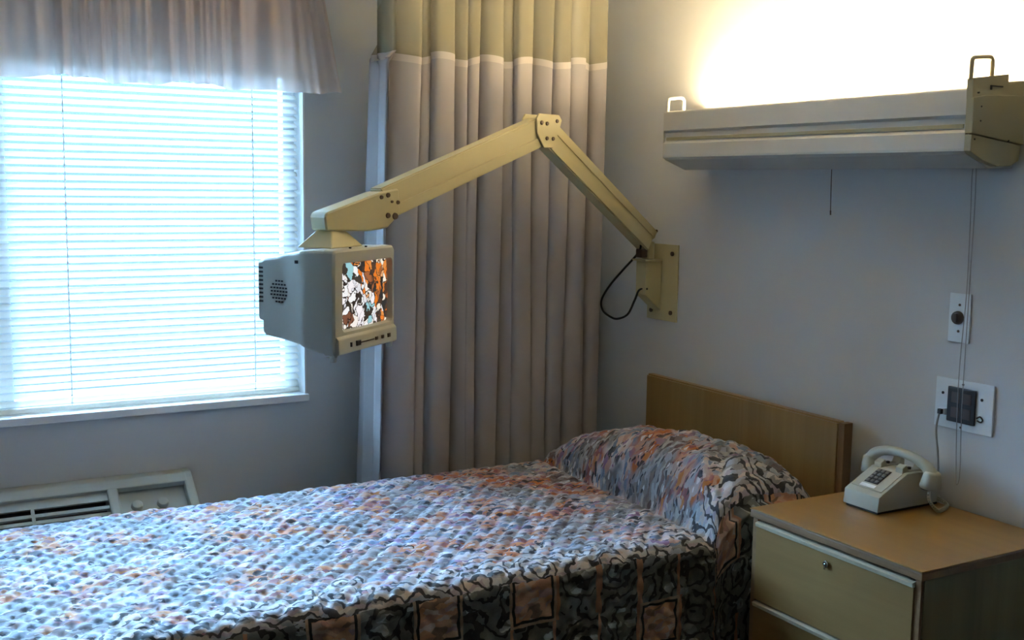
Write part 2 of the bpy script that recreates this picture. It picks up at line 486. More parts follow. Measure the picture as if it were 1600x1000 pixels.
# ------------------------------------------------------------------ window blind
blind = empty('window_blind', (WX1-0.012, 0.055, WZ0+0.014), 'white horizontal slatted window blind, lowered, glowing with daylight', 'blind')
BX0, BX1 = WX0+0.012, WX1-0.010
ox, oy, oz = blind.location
bm = bm_new()
PITCH, SW, TILT = 0.0236, 0.0255, math.radians(38)
z = WZ0+0.044
ns = 0
while z < WZ1-0.04:
    prof = []
    for k in range(5):
        a = (k/4-0.5)
        cy, cz = a*SW, 0.0022*(1-(2*a)**2)
        prof.append((cy*math.cos(TILT)-cz*math.sin(TILT), cy*math.sin(TILT)+cz*math.cos(TILT)))
    jit = random.uniform(-0.0012, 0.0012)
    va = [bm.verts.new((BX0-ox, p[0], z+p[1]-oz+jit)) for p in prof]
    vb = [bm.verts.new((BX1-ox, p[0], z+p[1]-oz)) for p in prof]
    for k in range(4): bm.faces.new((va[k], va[k+1], vb[k+1], vb[k]))
    z += PITCH
link('slats', bm, M_slat, blind, smooth=True)
box_obj('bottom_rail', (BX0-ox, -0.013, 0.001), (BX1-ox, 0.013, 0.016), M_slat, blind, 0.003)
box_obj('head_rail', (BX0-ox, -0.02, WZ1-0.035-oz), (BX1-ox, 0.02, WZ1-0.001-oz), M_white, blind, 0.002)
for x in (-1.351, -1.95, -2.55, -3.1):
    bm = bm_new()
    add_cyl(bm, (x-ox, -0.0135, 0.014), (x-ox, -0.0135, WZ1-0.02-oz), 0.0011, 6)
    zz = WZ0+0.044
    while zz < WZ1-0.04:
        add_box(bm, (x-ox-0.003, -0.0150, zz-oz-0.010), (x-ox+0.003, -0.0120, zz-oz-0.004)); zz += PITCH
    link('ladder_cord', bm, M_white, blind)

# ------------------------------------------------------------------ valance
val = empty('window_valance', (-1.1, -0.07, 2.28), 'gathered sheer pinkish beige valance across the top of the window', 'valance')
ox, oy, oz = val.location
VX0, VX1 = -3.32, -1.135
bm = bm_new()
nx, nz = 1000, 26
grid = []
for j in range(nz+1):
    t = j/nz                      # 0 top, 1 bottom
    row = []
    for i in range(nx+1):
        s = i/nx
        x = VX0+(VX1-VX0)*s
        flare = max(0, (x+1.37)/0.235)
        xx = x + (0.062*flare**1.3)*(t**1.3) - 0.02*(1-t)*flare**2
        ph = x*92 + 2.6*math.sin(x*7.3) + 1.7*math.sin(x*17.1+1)
        amp = (0.009+0.014*t)*(0.65+0.35*math.sin(x*23+2))
        y = amp*math.sin(ph+0.5*t*math.sin(x*9)) + 0.006*math.sin(ph*2.3+2+t)*(1-0.4*t) - 0.022*t
        zb = 1.836 + 0.008*math.sin(ph*0.17+1) + 0.004*math.sin(ph*0.5+0.7) - 0.016*max(0, 1-abs(x+1.19)/0.06)
        z = 2.32 + (zb-2.32)*t
        row.append(bm.verts.new((xx-ox, y+(-0.062)-oy, z-oz)))
    grid.append(row)
for j in range(nz):
    for i in range(nx):
        bm.faces.new((grid[j][i], grid[j+1][i], grid[j+1][i+1], grid[j][i+1]))
link('gathered_sheer', bm, M_valance, val, smooth=True)
bm = bm_new(); add_cyl(bm, (VX0-0.02-ox, 0.045, 2.29-oz), (VX1-0.03-ox, 0.045, 2.29-oz), 0.008, 12)
add_cyl(bm, (VX1-0.04-ox, 0.045, 2.29-oz), (VX1-0.04-ox, 0.069, 2.29-oz), 0.006, 10)
add_cyl(bm, (VX0-ox, 0.045, 2.29-oz), (VX0-ox, 0.069, 2.29-oz), 0.006, 10)
link('curtain_rod', bm, M_white, val, smooth=True, auto=0.6)

# ------------------------------------------------------------------ privacy curtain
cur = empty('privacy_curtain', (-0.55, -0.17, 0.35), 'tall grey privacy curtain with cream netting top, drawn into the corner', 'curtain')
ox, oy, oz = cur.location
edges = [-1.022, -0.962, -0.852, -0.812, -0.705, -0.650, -0.600, -0.512, -0.462, -0.372, -0.306, -0.236, -0.164, -0.121, -0.056]
depth = [0.050, 0.085, 0.030, 0.088, 0.055, 0.042, 0.070, 0.040, 0.075, 0.055, 0.055, 0.050, 0.030, 0.055]
back = [0.0, 0.030, -0.03, -0.03, 0.05, 0.00, 0.02, 0.035, 0.00, 0.045, 0.00, 0.01, 0.00, 0.03, 0.03]
def fold(i, u, z):
    a, b = edges[i], edges[i+1]
    if i == 0 and z > 1.97: a += 0.03
    sway = 0.010*math.sin(z*2.1+i*1.7)*math.sin(PI*u)
    wid = 0.5+(u-0.5)
    x = a+(b-a)*wid
    dp = depth[i]*1.2
    arch = math.sin(PI*u)**0.5
    y = 0.022+back[i]*1.2+(back[i+1]-back[i])*1.2*u - dp*arch*(0.9+0.12*math.sin(z*1.5+i))
    # fabric overhang of one fold over the next, to the right
    x += (b-a)*0.16*math.sin(2*PI*u)*-1 + 0.25*(b-a)*math.sin(PI*u)*0.35
    k = max(0.0, (1.97-z)/1.5)
    x += -0.050*k*max(0, 1-(a+1.02)/0.25) + sway
    x, y = -2.5+(x+2.5)*0.969, y-0.11
    if i == 0:
        # the free edge of the curtain turns back towards the wall
        xe, ye = fold(1, 0.0, z)
        w0 = 0.0 if z < 1.955 else 0.030
        kb = -0.045*k
        if u < 0.75:
            t = u/0.75
            x = -1.004+w0+kb + (-0.020-0.2*w0-0.3*kb)*t + 0.011*math.sin(t*10.0+z*0.6)
            y = 0.05-0.235*t
        else:
            t = (u-0.75)/0.25
            xs_ = -1.024+0.8*w0+0.7*kb
            x = xs_+(xe-xs_)*t; y = -0.185+(ye+0.185)*t - 0.02*math.sin(PI*t)
    return x, y
PER = 12
def seam(i, u):
    return 1.948 + 0.034*(i/13) + 0.010*math.sin(i*2.3+u*2.5)
def curtain_sheet(lo, hi, rows, fwd_=0.0):
    bm = bm_new(); g = []
    for j in range(rows+1):
        t = j/rows
        row = []
        for i in range(len(edges)-1):
            for k in range(PER + (1 if i == len(edges)-2 else 0)):
                u = k/PER
                za, zb = lo(i, u), hi(i, u)
                z = za+(zb-za)*t
                x, y = fold(i, u, z)
                row.append(bm.verts.new((x-ox, y-fwd_, z-oz)))
        g.append(row)
    for j in range(rows):
        for i in range(len(g[0])-1):
            bm.faces.new((g[j][i], g[j][i+1], g[j+1][i+1], g[j+1][i]))
    return bm
fp = link('fabric_panel', curtain_sheet(lambda i, u: 0.35, seam, 40), M_curtain, cur, smooth=True)
link('hem', curtain_sheet(lambda i, u: seam(i, u)-0.022, lambda i, u: seam(i, u)+0.001, 1, 0.0015), M_hem, fp, smooth=True)
link('netting_panel', curtain_sheet(seam, lambda i, u: 2.425, 10), M_net, cur, smooth=True)
tr = box_obj('curtain_track', (-1.25, -0.295, 2.432), (-0.004, -0.265, 2.4595), M_white, None, 0.003)
tag(tr, 'white curtain track fixed to the ceiling above the netting', 'curtain track')

# ------------------------------------------------------------------ air conditioner under the window
ac = empty('air_conditioner', (-2.15, -0.001, 0.108), 'low beige wall air conditioner under the window behind the bed', 'air conditioner')
AX0, AX1 = -2.75, -1.602
ox, oy, oz = ac.location
def acp(y, z): return (y-oy, z-0.022-oz)
bm = bm_new()
# housing with an open sloped front: back box, ends, lower front
prof_end = [acp(-0.003, 0.605), acp(-0.055, 0.605), acp(-0.205, 0.500), acp(-0.215, 0.44), acp(-0.215, 0.13), acp(-0.003, 0.13)]
add_prism(bm, prof_end, AX1-0.030-ox, AX1-ox, 'yz', 0.006)
add_prism(bm, prof_end, AX0-ox, AX0+0.03-ox, 'yz', 0.006)
add_prism(bm, prof_end, -1.875-ox, -1.842-ox, 'yz', 0.006)
add_prism(bm, [acp(-0.003, 0.604), acp(-0.058, 0.604), acp(-0.088, 0.583), acp(-0.075, 0.565), acp(-0.003, 0.565)], AX0+0.02-ox, AX1-0.02-ox, 'yz', 0.004)
add_prism(bm, [acp(-0.190, 0.505), acp(-0.214, 0.44), acp(-0.214, 0.14), acp(-0.15, 0.14), acp(-0.15, 0.47)], AX0+0.02-ox, AX1-0.02-ox, 'yz', 0.003)
link('housing', bm, M_ac, ac)
bm = bm_new()
add_prism(bm, [acp(-0.004, 0.562), acp(-0.07, 0.54), acp(-0.148, 0.46), acp(-0.148, 0.2), acp(-0.004, 0.2)], AX0+0.032-ox, -1.877-ox, 'yz')
link('grille_cavity', bm, M_ac_dark, ac)
# louvres
bm = bm_new()
sl = Vector((0, -0.150, -0.105)).normalized(); nrm = Vector((0, -sl.z*-1, 0)); nrm = Vector((0, -0.573, 0.819))
def ac_strip(bm, s0, s1, d0, d1, x0, x1):
    base = Vector((0, -0.055, 0.605))
    P = []
    for s, d in ((s0, d0), (s1, d0), (s1, d1), (s0, d1)):
        q = base + sl*s + nrm*d
        P.append(acp(q.y, q.z))
    add_prism(bm, P, x0-ox, x1-ox, 'yz', 0.0012)
ac_strip(bm, 0.036, 0.072, -0.020, -0.012, AX0+0.03, -1.874)
for s in (0.092, 0.118, 0.142): ac_strip(bm, s, s+0.013, -0.022, -0.012, AX0+0.03, -1.874)
for x in (-2.49, -2.102): ac_strip(bm, 0.074, 0.16, -0.020, -0.009, x, x+0.010)
link('discharge_grille', bm, M_ac, ac)
bm = bm_new()
ac_strip(bm, 0.03, 0.175, -0.060, -0.030, -1.8415, AX1-0.0305)
cp = link('control_panel', bm, M_ac, ac)
for x in (-1.79, -1.71):
    b0 = Vector((x-ox, -0.055-oy, 0.583-oz))+sl*0.098+nrm*(-0.031)
    bm = bm_new(); add_cyl(bm, b0, b0+nrm*0.016, 0.019, 20, 0.016, 0.002)
    link('control_knob', bm, M_ac, cp, smooth=True, auto=0.6)

# ------------------------------------------------------------------ bed
bed = empty('bed', (-1.25, -0.95, 0), 'single bed with honey wood headboard against the wall, under patterned spread', 'bed')
ox, oy, oz = bed.location
HB = 0.868
bm = bm_new()
b = bmesh.new(); 
add_box(bm, (-0.078-ox, -1.425-oy, 0.30), (-0.045-ox, -0.495-oy, HB), 0.0)
# rounded far top corner
for v in list(bm.verts): pass
bmesh.ops.bevel(bm, geom=[e for e in bm.edges if all(abs(v.co.z-HB) < 1e-5 for v in e.verts) or abs(e.verts[0].co.z-e.verts[1].co.z) > 0.1], offset=0.006, segments=2, affect='EDGES')
hb = link('headboard', bm, M_wood_head, bed)
box_obj('edge_band', (-0.0785-ox, -1.4475-oy, 0.30), (-0.0445-ox, -1.4255-oy, HB-0.001), M_wood_hedge, hb, 0.002)
for y in (-1.40, -0.55):
    box_obj('headboard_leg', (-0.0445-ox, y-0.03-oy, 0.0), (-0.022-ox, y+0.03-oy, 0.62), M_wood_hedge, bed, 0.002)
box_obj('mattress', (-2.46-ox, -1.415-oy, 0.34), (-0.085-ox, -0.485-oy, 0.565), M_mattress, bed, 0.04)
box_obj('bed_frame', (-2.44-ox, -1.39-oy, 0.22), (-0.09-ox, -0.51-oy, 0.335), M_frame, bed, 0.005)
for x in (-2.36, -0.18):
    for y in (-1.34, -0.56):
        bm = bm_new(); add_cyl(bm, (x-ox, y-oy, 0.0), (x-ox, y-oy, 0.2195), 0.022, 16)
        link('leg', bm, M_frame, bed, smooth=True, auto=0.6)

# bedspread with the pillow bulge tucked beneath
sp = empty('bedspread', (-1.15, -0.95, 0.12), 'quilted multicoloured patchwork bedspread pulled over the bed and pillow', 'bedspread')
ox, oy, oz = sp.location
PY = [-1.62, -1.50, -1.42, -1.30, -1.15, -0.97, -0.77, -0.58, -0.47, -0.38, -0.30]
PH = [0.03, 0.085, 0.135, 0.172, 0.186, 0.178, 0.150, 0.098, 0.04, 0.0, 0.0]
def interp(y):
    for i in range(len(PY)-1):
        if PY[i] <= y <= PY[i+1]:
            f = (y-PY[i])/(PY[i+1]-PY[i]); f = f*f*(3-2*f)*0.5+f*0.5
            return PH[i]+(PH[i+1]-PH[i])*f
    return PH[0] if y < PY[0] else 0
def pil(x, y):
    cx = -0.315 - 0.035*max(0, (-y-1.1)/0.4) + 0.02*max(0, (y+0.8)/0.3)
    tx = (x-cx)/0.195
    if abs(tx) >= 1: return 0.0
    # fuller towards the foot
    return (1-abs(tx)**(3.2 if tx < 0 else 2.4))**(0.5 if tx < 0 else 0.62)
ZT, YN, YF, RC = 0.598, -1.445, -0.455, 0.045
DROP = 0.46
SU = RC*PI/2
def section(v):
    """v: arc length, 0 at the near top edge; negative = near drop; returns y, z, side amount"""
    L = (YF-RC)-(YN+RC)
    a0 = SU/2
    if v < -a0: return YN, ZT-RC-(-v-a0), -1.0
    if v < a0:
        th = (v+a0)/SU*PI/2
        return YN+RC-RC*math.cos(th), ZT-RC+RC*math.sin(th), 0
    if v < a0+L: return YN+RC+(v-a0), ZT, 0
    if v < a0+L+SU:
        th = (v-a0-L)/SU*PI/2
        return YF-RC+RC*math.sin(th), ZT-RC+RC*math.cos(th), 0
    return YF, ZT-RC-(v-a0-L-SU), 1.0
L_ = (YF-RC)-(YN+RC)
v_min, v_max = -SU/2-DROP+RC, SU/2+L_+SU+DROP-RC
NU, NV = 330, 236
X0, X1 = -2.512, -0.088
bm = bm_new(); g = []
uvl = bm.loops.layers.uv.new('UVMap')
uvs = {}
def qd(u, v):
    q = 0.052
    a = ((u+v*0.9)/q) % 1.0; b_ = ((u-v*0.9)/q) % 1.0
    da = min(a, 1-a); db = min(b_, 1-b_)
    return -0.0042*math.exp(-(da/0.16)**2) - 0.0042*math.exp(-(db/0.16)**2)
for j in range(NV+1):
    v = v_min+(v_max-v_min)*j/NV
    row = []
    y0, z0, sd = section(v)
    for i in range(NU+1):
        u = X0+(X1-X0)*i/NU
        y, z, x = y0, z0, u
        # gentle undulation of the top
        if sd == 0:
            z += 0.005*noise.noise(Vector((u*4, v*5, 0))) 
        d = pil(x, y)*interp(y)
        if sd == 0:
            z += d
            if d > 0.002:
                m_ = min(1, d/0.05)
                z += m_*(0.012*noise.noise(Vector((u*9, v*6, 1))) + 0.007*noise.noise(Vector((u*19, v*15, 2))))
                rr_ = math.hypot((x+0.30)*1.0, (y+1.47)*0.8)
                z += m_*0.013*math.sin(rr_*62)*math.exp(-((rr_-0.20)/0.11)**2)*max(0, 1-abs(y+1.25)/0.28)
        elif sd < 0:
            hang = ZT-RC-z
            # near drop: hangs in soft folds, bulges beside the pillow
            k = min(1, hang/0.35)
            y += -0.012*k*(0.5+0.5*math.sin(u*11+1.5*math.sin(u*5))) - 0.008*k
            e = pil(x, YN)*interp(YN)
            z += e*max(0, 1-hang/0.5)
            y -= 0.042*pil(x, YN)*max(0, 1-hang/0.55)
            # a crease dropping from the pillow front
            c = x+0.60+0.12*hang
            y += 0.018*math.exp(-(c/0.02)**2)*min(1, hang/0.05)
        else:
            hang = ZT-RC-z
            y += 0.012*min(1, hang/0.3)*(0.5+0.5*math.sin(u*10))
        if sd == 0:
            cxf = -0.315 - 0.035*max(0, (-y-1.1)/0.4) + 0.02*max(0, (y+0.8)/0.3) - 0.205
            z -= 0.014*math.exp(-((x-cxf)/0.014)**2)*min(1, interp(y)/0.06)
        qq = qd(u, v)
        wr = 0.004*noise.noise(Vector((u*14, v*14, 3)))
        if sd == 0: z += qq+wr
        elif sd < 0: y -= qq+wr
        else: y += qq+wr
        # head end tuck and foot end drop
        if x > -0.115: z -= 0.0
        ft = (-2.465-x)/0.047
        if ft > 0:
            z -= 0.05*ft**2
        vt = bm.verts.new((x-ox, y-oy, max(z, 0.14)-oz)); uvs[vt] = None
        row.append(vt)
    g.append(row)
for j in range(NV+1):
    v = v_min+(v_max-v_min)*j/NV
    acc = X0+3
    for i in range(NU+1):
        if i:
            du = (X1-X0)/NU
            xa, xb = X0+du*(i-1), X0+du*i
            yy = min(max(section(v)[0], YN), YF)
            hh = interp(min(max(yy, -1.25), -0.75))*0.9     # one fullness for all rows keeps the print straight
            acc += math.hypot(du, (pil(xb, yy)-pil(xa, yy))*hh)
        uvs[g[j][i]] = (acc, v)
for j in range(NV):
    for i in range(NU):
        f = bm.faces.new((g[j][i], g[j][i+1], g[j+1][i+1], g[j+1][i]))
        for lp in f.loops: lp[uvl].uv = uvs[lp.vert]
link('quilted_cover', bm, M_spread, sp, smooth=True)

# ------------------------------------------------------------------ nightstand
ns = empty('nightstand', (-0.25, -1.816, 0), 'wooden bedside cabinet with drawers, beside the bed under the wall outlet', 'nightstand')
ox, oy, oz = ns.location
NX0, NX1, NY0, NY1, NZ = -0.503, -0.014, -2.097, -1.536, 0.70
def L(x, y, z): return (x-ox, y-oy, z)
bm = bm_new(); add_box(bm, L(NX0-0.004, NY0, NZ-0.004), L(NX1, NY1, NZ), 0.0015)
tp_ = link('tabletop', bm, M_wood_top, ns)
bm = bm_new(); add_box(bm, L(NX0-0.002, NY0+0.001, NZ-0.024), L(NX1, NY1-0.001, NZ-0.0045), 0.003)
link('edge_band', bm, M_wood_edge, tp_)
for y0, y1 in ((NY0+0.004, NY0+0.022), (NY1-0.022, NY1-0.004)):
    box_obj('side_panel', L(NX0+0.012, y0, 0.0), L(NX1, y1, NZ-0.0245), M_wood_side, ns, 0.001)
box_obj('back_panel', L(NX1-0.008, NY0+0.0225, 0.06), L(NX1-0.001, NY1-0.0225, NZ-0.025), M_wood_side, ns)
box_obj('plinth', L(NX0+0.04, NY0+0.0225, 0.0), L(NX0+0.055, NY1-0.0225, 0.06), M_wood_side, ns)
for y0, y1 in ((NY0+0.0065, NY0+0.0235), (NY1-0.0235, NY1-0.0065)):
    box_obj('face_stile', L(NX0+0.004, y0, 0.05), L(NX0+0.0115, y1, NZ-0.026), M_wood_edge, ns, 0.001)
for k, (za, zb) in enumerate(((0.458, 0.668), (0.250, 0.452), (0.062, 0.244))):
    bm = bm_new(); add_box(bm, L(NX0, NY0+0.024, za), L(NX0+0.018, NY1-0.024, zb-0.012), 0.001)
    dr = link('drawer', bm, M_wood_drawer, ns)
    bm = bm_new(); add_box(bm, L(NX0+0.019, NY0+0.03, za+0.01), L(NX1-0.03, NY1-0.03, zb-0.03))
    link('drawer_box', bm, M_wood_side, dr)
    bm = bm_new(); add_prism(bm, [(NX0-0.004-ox, zb-0.012), (NX0-0.006-ox, zb-0.002), (NX0+0.004-ox, zb+0.001), (NX0+0.018-ox, zb), (NX0+0.018-ox, zb-0.012)], NY0+0.024-oy, NY1-0.024-oy, 'xz', 0.001)
    link('pull_strip', bm, M_strip, dr)
    if k == 0:
        bm = bm_new(); c = Vector(L(NX0, -1.812, 0.630))
        add_cyl(bm, c, c+Vector((-0.006, 0, 0)), 0.0085, 20, bev=0.001)
        add_box(bm, c+Vector((-0.009, -0.0015, -0.012)), c+Vector((-0.006, 0.0015, 0.002)))
        lk = link('lock', bm, M_chrome, dr, smooth=True, auto=0.5)
        lk['label'] = 'small chrome lock'

# ------------------------------------------------------------------ telephone
ph = empty('telephone', (-0.135, -1.686, NZ+0.0005), 'beige push-button desk telephone sitting on the nightstand', 'telephone')
ox, oy, oz = ph.location
FX, BX = -0.262-ox, -0.022-ox
HW = 0.060
bm = bm_new()
poly = [(FX, 0.006), (FX+0.004, 0.046), (FX+0.018, 0.053), (FX+0.105, 0.098), (FX+0.150, 0.098), (BX-0.03, 0.090), (BX, 0.060), (BX, 0.006)]
add_prism(bm, poly, -HW, HW, 'xz', 0.005)
link('body', bm, M_phone, ph, smooth=True, auto=0.5)
box_obj('rubber_base', (FX+0.008, -HW+0.006, 0.0), (BX-0.006, HW-0.006, 0.0055), M_dark, ph)
sdir = Vector((0.087, 0, 0.045)).normalized(); snrm = Vector((-sdir.z, 0, sdir.x))
org = Vector((FX+0.018, 0, 0.053))
def slope_box(bm, s0, s1, y0, y1, d0, d1, bev=0.0006):
    b = bmesh.new(); bmesh.ops.create_cube(b, size=1)
    for v in b.verts:
        s = s0+(v.co.x+0.5)*(s1-s0); y = y0+(v.co.y+0.5)*(y1-y0); d = d0+(v.co.z+0.5)*(d1-d0)
        v.co = org+sdir*s+snrm*d+Vector((0, y, 0))
    if bev: bmesh.ops.bevel(b, geom=b.edges[:], offset=bev, segments=1, affect='EDGES')
    merge(bm, b)
bm = bm_new(); slope_box(bm, 0.004, 0.092, -HW+0.009, HW-0.009, 0.0004, 0.0022); fpl = link('faceplate', bm, M_phone_face, ph)
bm = bm_new(); slope_box(bm, 0.026, 0.086, -0.020, 0.026, 0.0023, 0.0036); kp = link('keypad', bm, M_black, ph)
for a in range(4):
    for b_ in range(3):
        bm = bm_new(); slope_box(bm, 0.028+a*0.0145, 0.028+a*0.0145+0.0105, -0.0175+b_*0.0145, -0.0175+b_*0.0145+0.0105, 0.0037, 0.0070, 0.0012)
        link('key', bm, M_key, kp)
bm = bm_new(); slope_box(bm, 0.009, 0.021, -0.022, 0.028, 0.0023, 0.0030); link('number_card', bm, M_white, ph)
# cradle
for s in (-1, 1):
    bm = bm_new()
    add_prism(bm, [(-0.045, 0.094), (-0.045, 0.112), (-0.030, 0.120), (-0.022, 0.104), (0.022, 0.104), (0.032, 0.122), (0.046, 0.112), (0.046, 0.094)], s*0.036-0.012, s*0.036+0.012, 'xz', 0.002, Matrix.Translation((0.018, 0, -0.002)))
    link('cradle', bm, M_phone, ph)
    bm = bm_new(); add_cyl(bm, (0.012, s*0.036, 0.098), (0.012, s*0.036, 0.108), 0.005, 10); link('hook_button', bm, M_dark, ph)
# handset: arched grip with two cups, lying across
hy0, hy1 = -0.126, 0.118
bm = bm_new()
pts = [(0.016, hy0+0.018, 0.096), (0.016, hy0+0.035, 0.118), (0.016, -0.05, 0.134), (0.016, 0.0, 0.139), (0.016, 0.05, 0.134), (0.016, hy1-0.035, 0.120), (0.016, hy1-0.018, 0.100)]
add_tube(bm, pts, lambda t: 0.0125+0.006*abs(2*t-1)**2, 14, 6)
hs = link('handset', bm, M_phone, ph, smooth=True)
for yy, dy in ((hy0+0.020, -0.010), (hy1-0.020, 0.010)):
    bm = bm_new(); add_cyl(bm, (0.016, yy-dy*0.3, 0.066), (0.016, yy+dy*0.3, 0.112), 0.029, 28, 0.020, 0.006)
    link('handset_cup', bm, M_phone, hs, smooth=True, auto=0.7)
    bm = bm_new(); add_cyl(bm, (0.016, yy-dy*0.3, 0.0645), (0.016, yy-dy*0.3, 0.0662), 0.024, 24)
    link('cup_grille', bm, M_black, hs)
# handset cord drooping down the side
bm = bm_new()
ctr = smooth_path([(0.000, hy0+0.012, 0.064), (-0.004, hy0+0.006, 0.040), (0.020, hy0+0.0, 0.012), (0.060, hy0+0.01, 0.008), (0.095, hy0+0.03, 0.010), (0.100, -0.062, 0.018)], 30)
pts = [p+Vector((0.0, math.cos(k*1.3)*0.0045, math.sin(k*1.3)*0.0045)) for k, p in enumerate(ctr)]
add_tube(bm, pts, 0.0016, 6, 2)
link('handset_cord', bm, M_phone, ph, smooth=True)

# ------------------------------------------------------------------ wall switch
sw = empty('wall_switch', (0, -1.757, 1.14), 'narrow white wall plate with round brown switch, above the outlet', 'switch')
bm = bm_new(); add_box(bm, (-0.006, -0.033, 0.0), (-0.0005, 0.033, 0.130), 0.002)
pl = link('plate', bm, M_plate, sw)
bm = bm_new(); add_cyl(bm, (-0.0062, 0.002, 0.066), (-0.016, 0.002, 0.066), 0.0185, 28, 0.0165, 0.002)
kn = link('switch_knob', bm, M_brown, sw, smooth=True, auto=0.6); kn['label'] = 'round brown switch knob'
bm = bm_new(); add_box(bm, (-0.022, -0.003, 0.054), (-0.0162, 0.007, 0.078), 0.0015); link('switch_lever', bm, M_brown, kn)
for z in (0.100, 0.030):
    bm = bm_new(); add_cyl(bm, (-0.0058, 0, z), (-0.0075, 0, z), 0.0035, 12); link('screw', bm, M_bolt, sw)

# ------------------------------------------------------------------ wall outlet
ot = empty('wall_outlet', (0, -1.788, 0.90), 'wide white outlet plate with square black socket above the telephone', 'outlet')
bm = bm_new(); add_box(bm, (-0.007, -0.090, 0.008), (-0.0005, 0.090, 0.142), 0.002)
link('plate', bm, M_plate, ot)
bm = bm_new(); add_box(bm, (-0.0135, -0.040, 0.028), (-0.0072, 0.047, 0.122), 0.003)
so = link('socket_module', bm, M_black, ot); so['label'] = 'square black socket insert'
for (y, z) in ((0.020, 0.095), (-0.016, 0.095), (0.020, 0.055), (-0.016, 0.055)):
    bm = bm_new(); add_box(bm, (-0.0152, y-0.013, z-0.014), (-0.0136, y+0.013, z+0.014), 0.001); link('socket', bm, M_brown, so)
for y, z, r in ((0.066, 0.100, 0.004), (-0.056, 0.100, 0.004), (0.004, 0.131, 0.003), (0.004, 0.016, 0.003)):
    bm = bm_new(); add_cyl(bm, (-0.0068, y, z), (-0.0085, y, z), r, 12); link('screw', bm, M_dark, ot)
bm = bm_new(); add_box(bm, (-0.016, 0.050, 0.042), (-0.0072, 0.070, 0.060), 0.002); link('phone_jack', bm, M_plate, ot)
bm = bm_new(); add_tube(bm, [(-0.0085, -0.044, 0.050), (-0.011, -0.056, 0.056), (-0.011, -0.064, 0.049), (-0.010, -0.058, 0.042), (-0.0085, -0.046, 0.044)], 0.0022, 8, 6)
link('wire_clip', bm, M_dark, ot, smooth=True)

# phone line
ln = empty('phone_line', (-0.02, -1.72, 0.80), 'thin grey phone line from outlet plate down to telephone', 'cord')
ox, oy, oz = ln.location
bm = bm_new()
add_tube(bm, [(-0.0175-ox, -1.727-oy, 0.951-oz), (-0.024-ox, -1.7265-oy, 0.944-oz), (-0.026-ox, -1.722-oy, 0.90-oz), (-0.022-ox, -1.728-oy, 0.84-oz), (-0.016-ox, -1.730-oy, 0.78-oz), (-0.012-ox, -1.731-oy, 0.735-oz), (-0.012-ox, -1.72-oy, 0.712-oz), (-0.017-ox, -1.70-oy, 0.709-oz)], 0.0026, 8, 8)
link('cord', bm, M_cord, ln, smooth=True)
bm = bm_new(); add_box(bm, (-0.0265-ox, -1.7335-oy, 0.944-oz), (-0.0165-ox, -1.7215-oy, 0.958-oz), 0.002); link('plug', bm, M_black, ln)

# ------------------------------------------------------------------ over-bed light
lt = empty('wall_lamp', (0, -1.295, 1.60), 'long beige over-bed fluorescent light glowing up the wall', 'wall lamp')
ox, oy, oz = lt.location
LY0, LY1 = -1.888-oy, -0.705-oy
def Z(z): return z-oz
FXX = -0.192
# front shell: profile in x-z
bm = bm_new()
shell = [(FXX, Z(1.781)), (FXX+0.006, Z(1.784)), (FXX+0.010, Z(1.779)), (FXX+0.010, Z(1.645)), (-0.010, Z(1.612)), (-0.010, Z(1.596)), (-0.10, Z(1.594)), (FXX+0.008, Z(1.626)), (FXX, Z(1.634)),
         (FXX-0.001, Z(1.640)), (FXX-0.001, Z(1.678)), (FXX+0.006, Z(1.686)), (FXX+0.008, Z(1.700)), (FXX+0.008, Z(1.714)), (FXX-0.001, Z(1.721)), (FXX-0.001, Z(1.777))]
add_prism(bm, shell, LY0, LY1, 'xz')
link('housing', bm, M_cream_light, lt)
bm = bm_new(); add_box(bm, (FXX+0.0025, LY0+0.01, Z(1.689)), (FXX+0.0078, LY1-0.01, Z(1.699)), 0.001)
link('groove_strip', bm, M_cream_end, lt)
bm = bm_new(); add_prism(bm, [(-0.001, Z(1.612)), (-0.001, Z(1.800)), (-0.009, Z(1.800)), (-0.009, Z(1.6125))], LY0, LY1, 'xz'); link('back_plate', bm, M_white, lt)
bm = bm_new(); add_prism(bm, [(FXX+0.011, Z(1.735)), (-0.0095, Z(1.735)), (-0.0095, Z(1.728)), (FXX+0.011, Z(1.728))], LY0+0.002, LY1-0.002, 'xz'); link('reflector', bm, M_white, lt)
for x in (-0.055, -0.115):
    bm = bm_new(); add_cyl(bm, (x, LY0+0.03, Z(1.762)), (x, LY1-0.03, Z(1.762)), 0.0127, 16); link('fluorescent_tube', bm, M_tube, lt, smooth=True, auto=0.6)
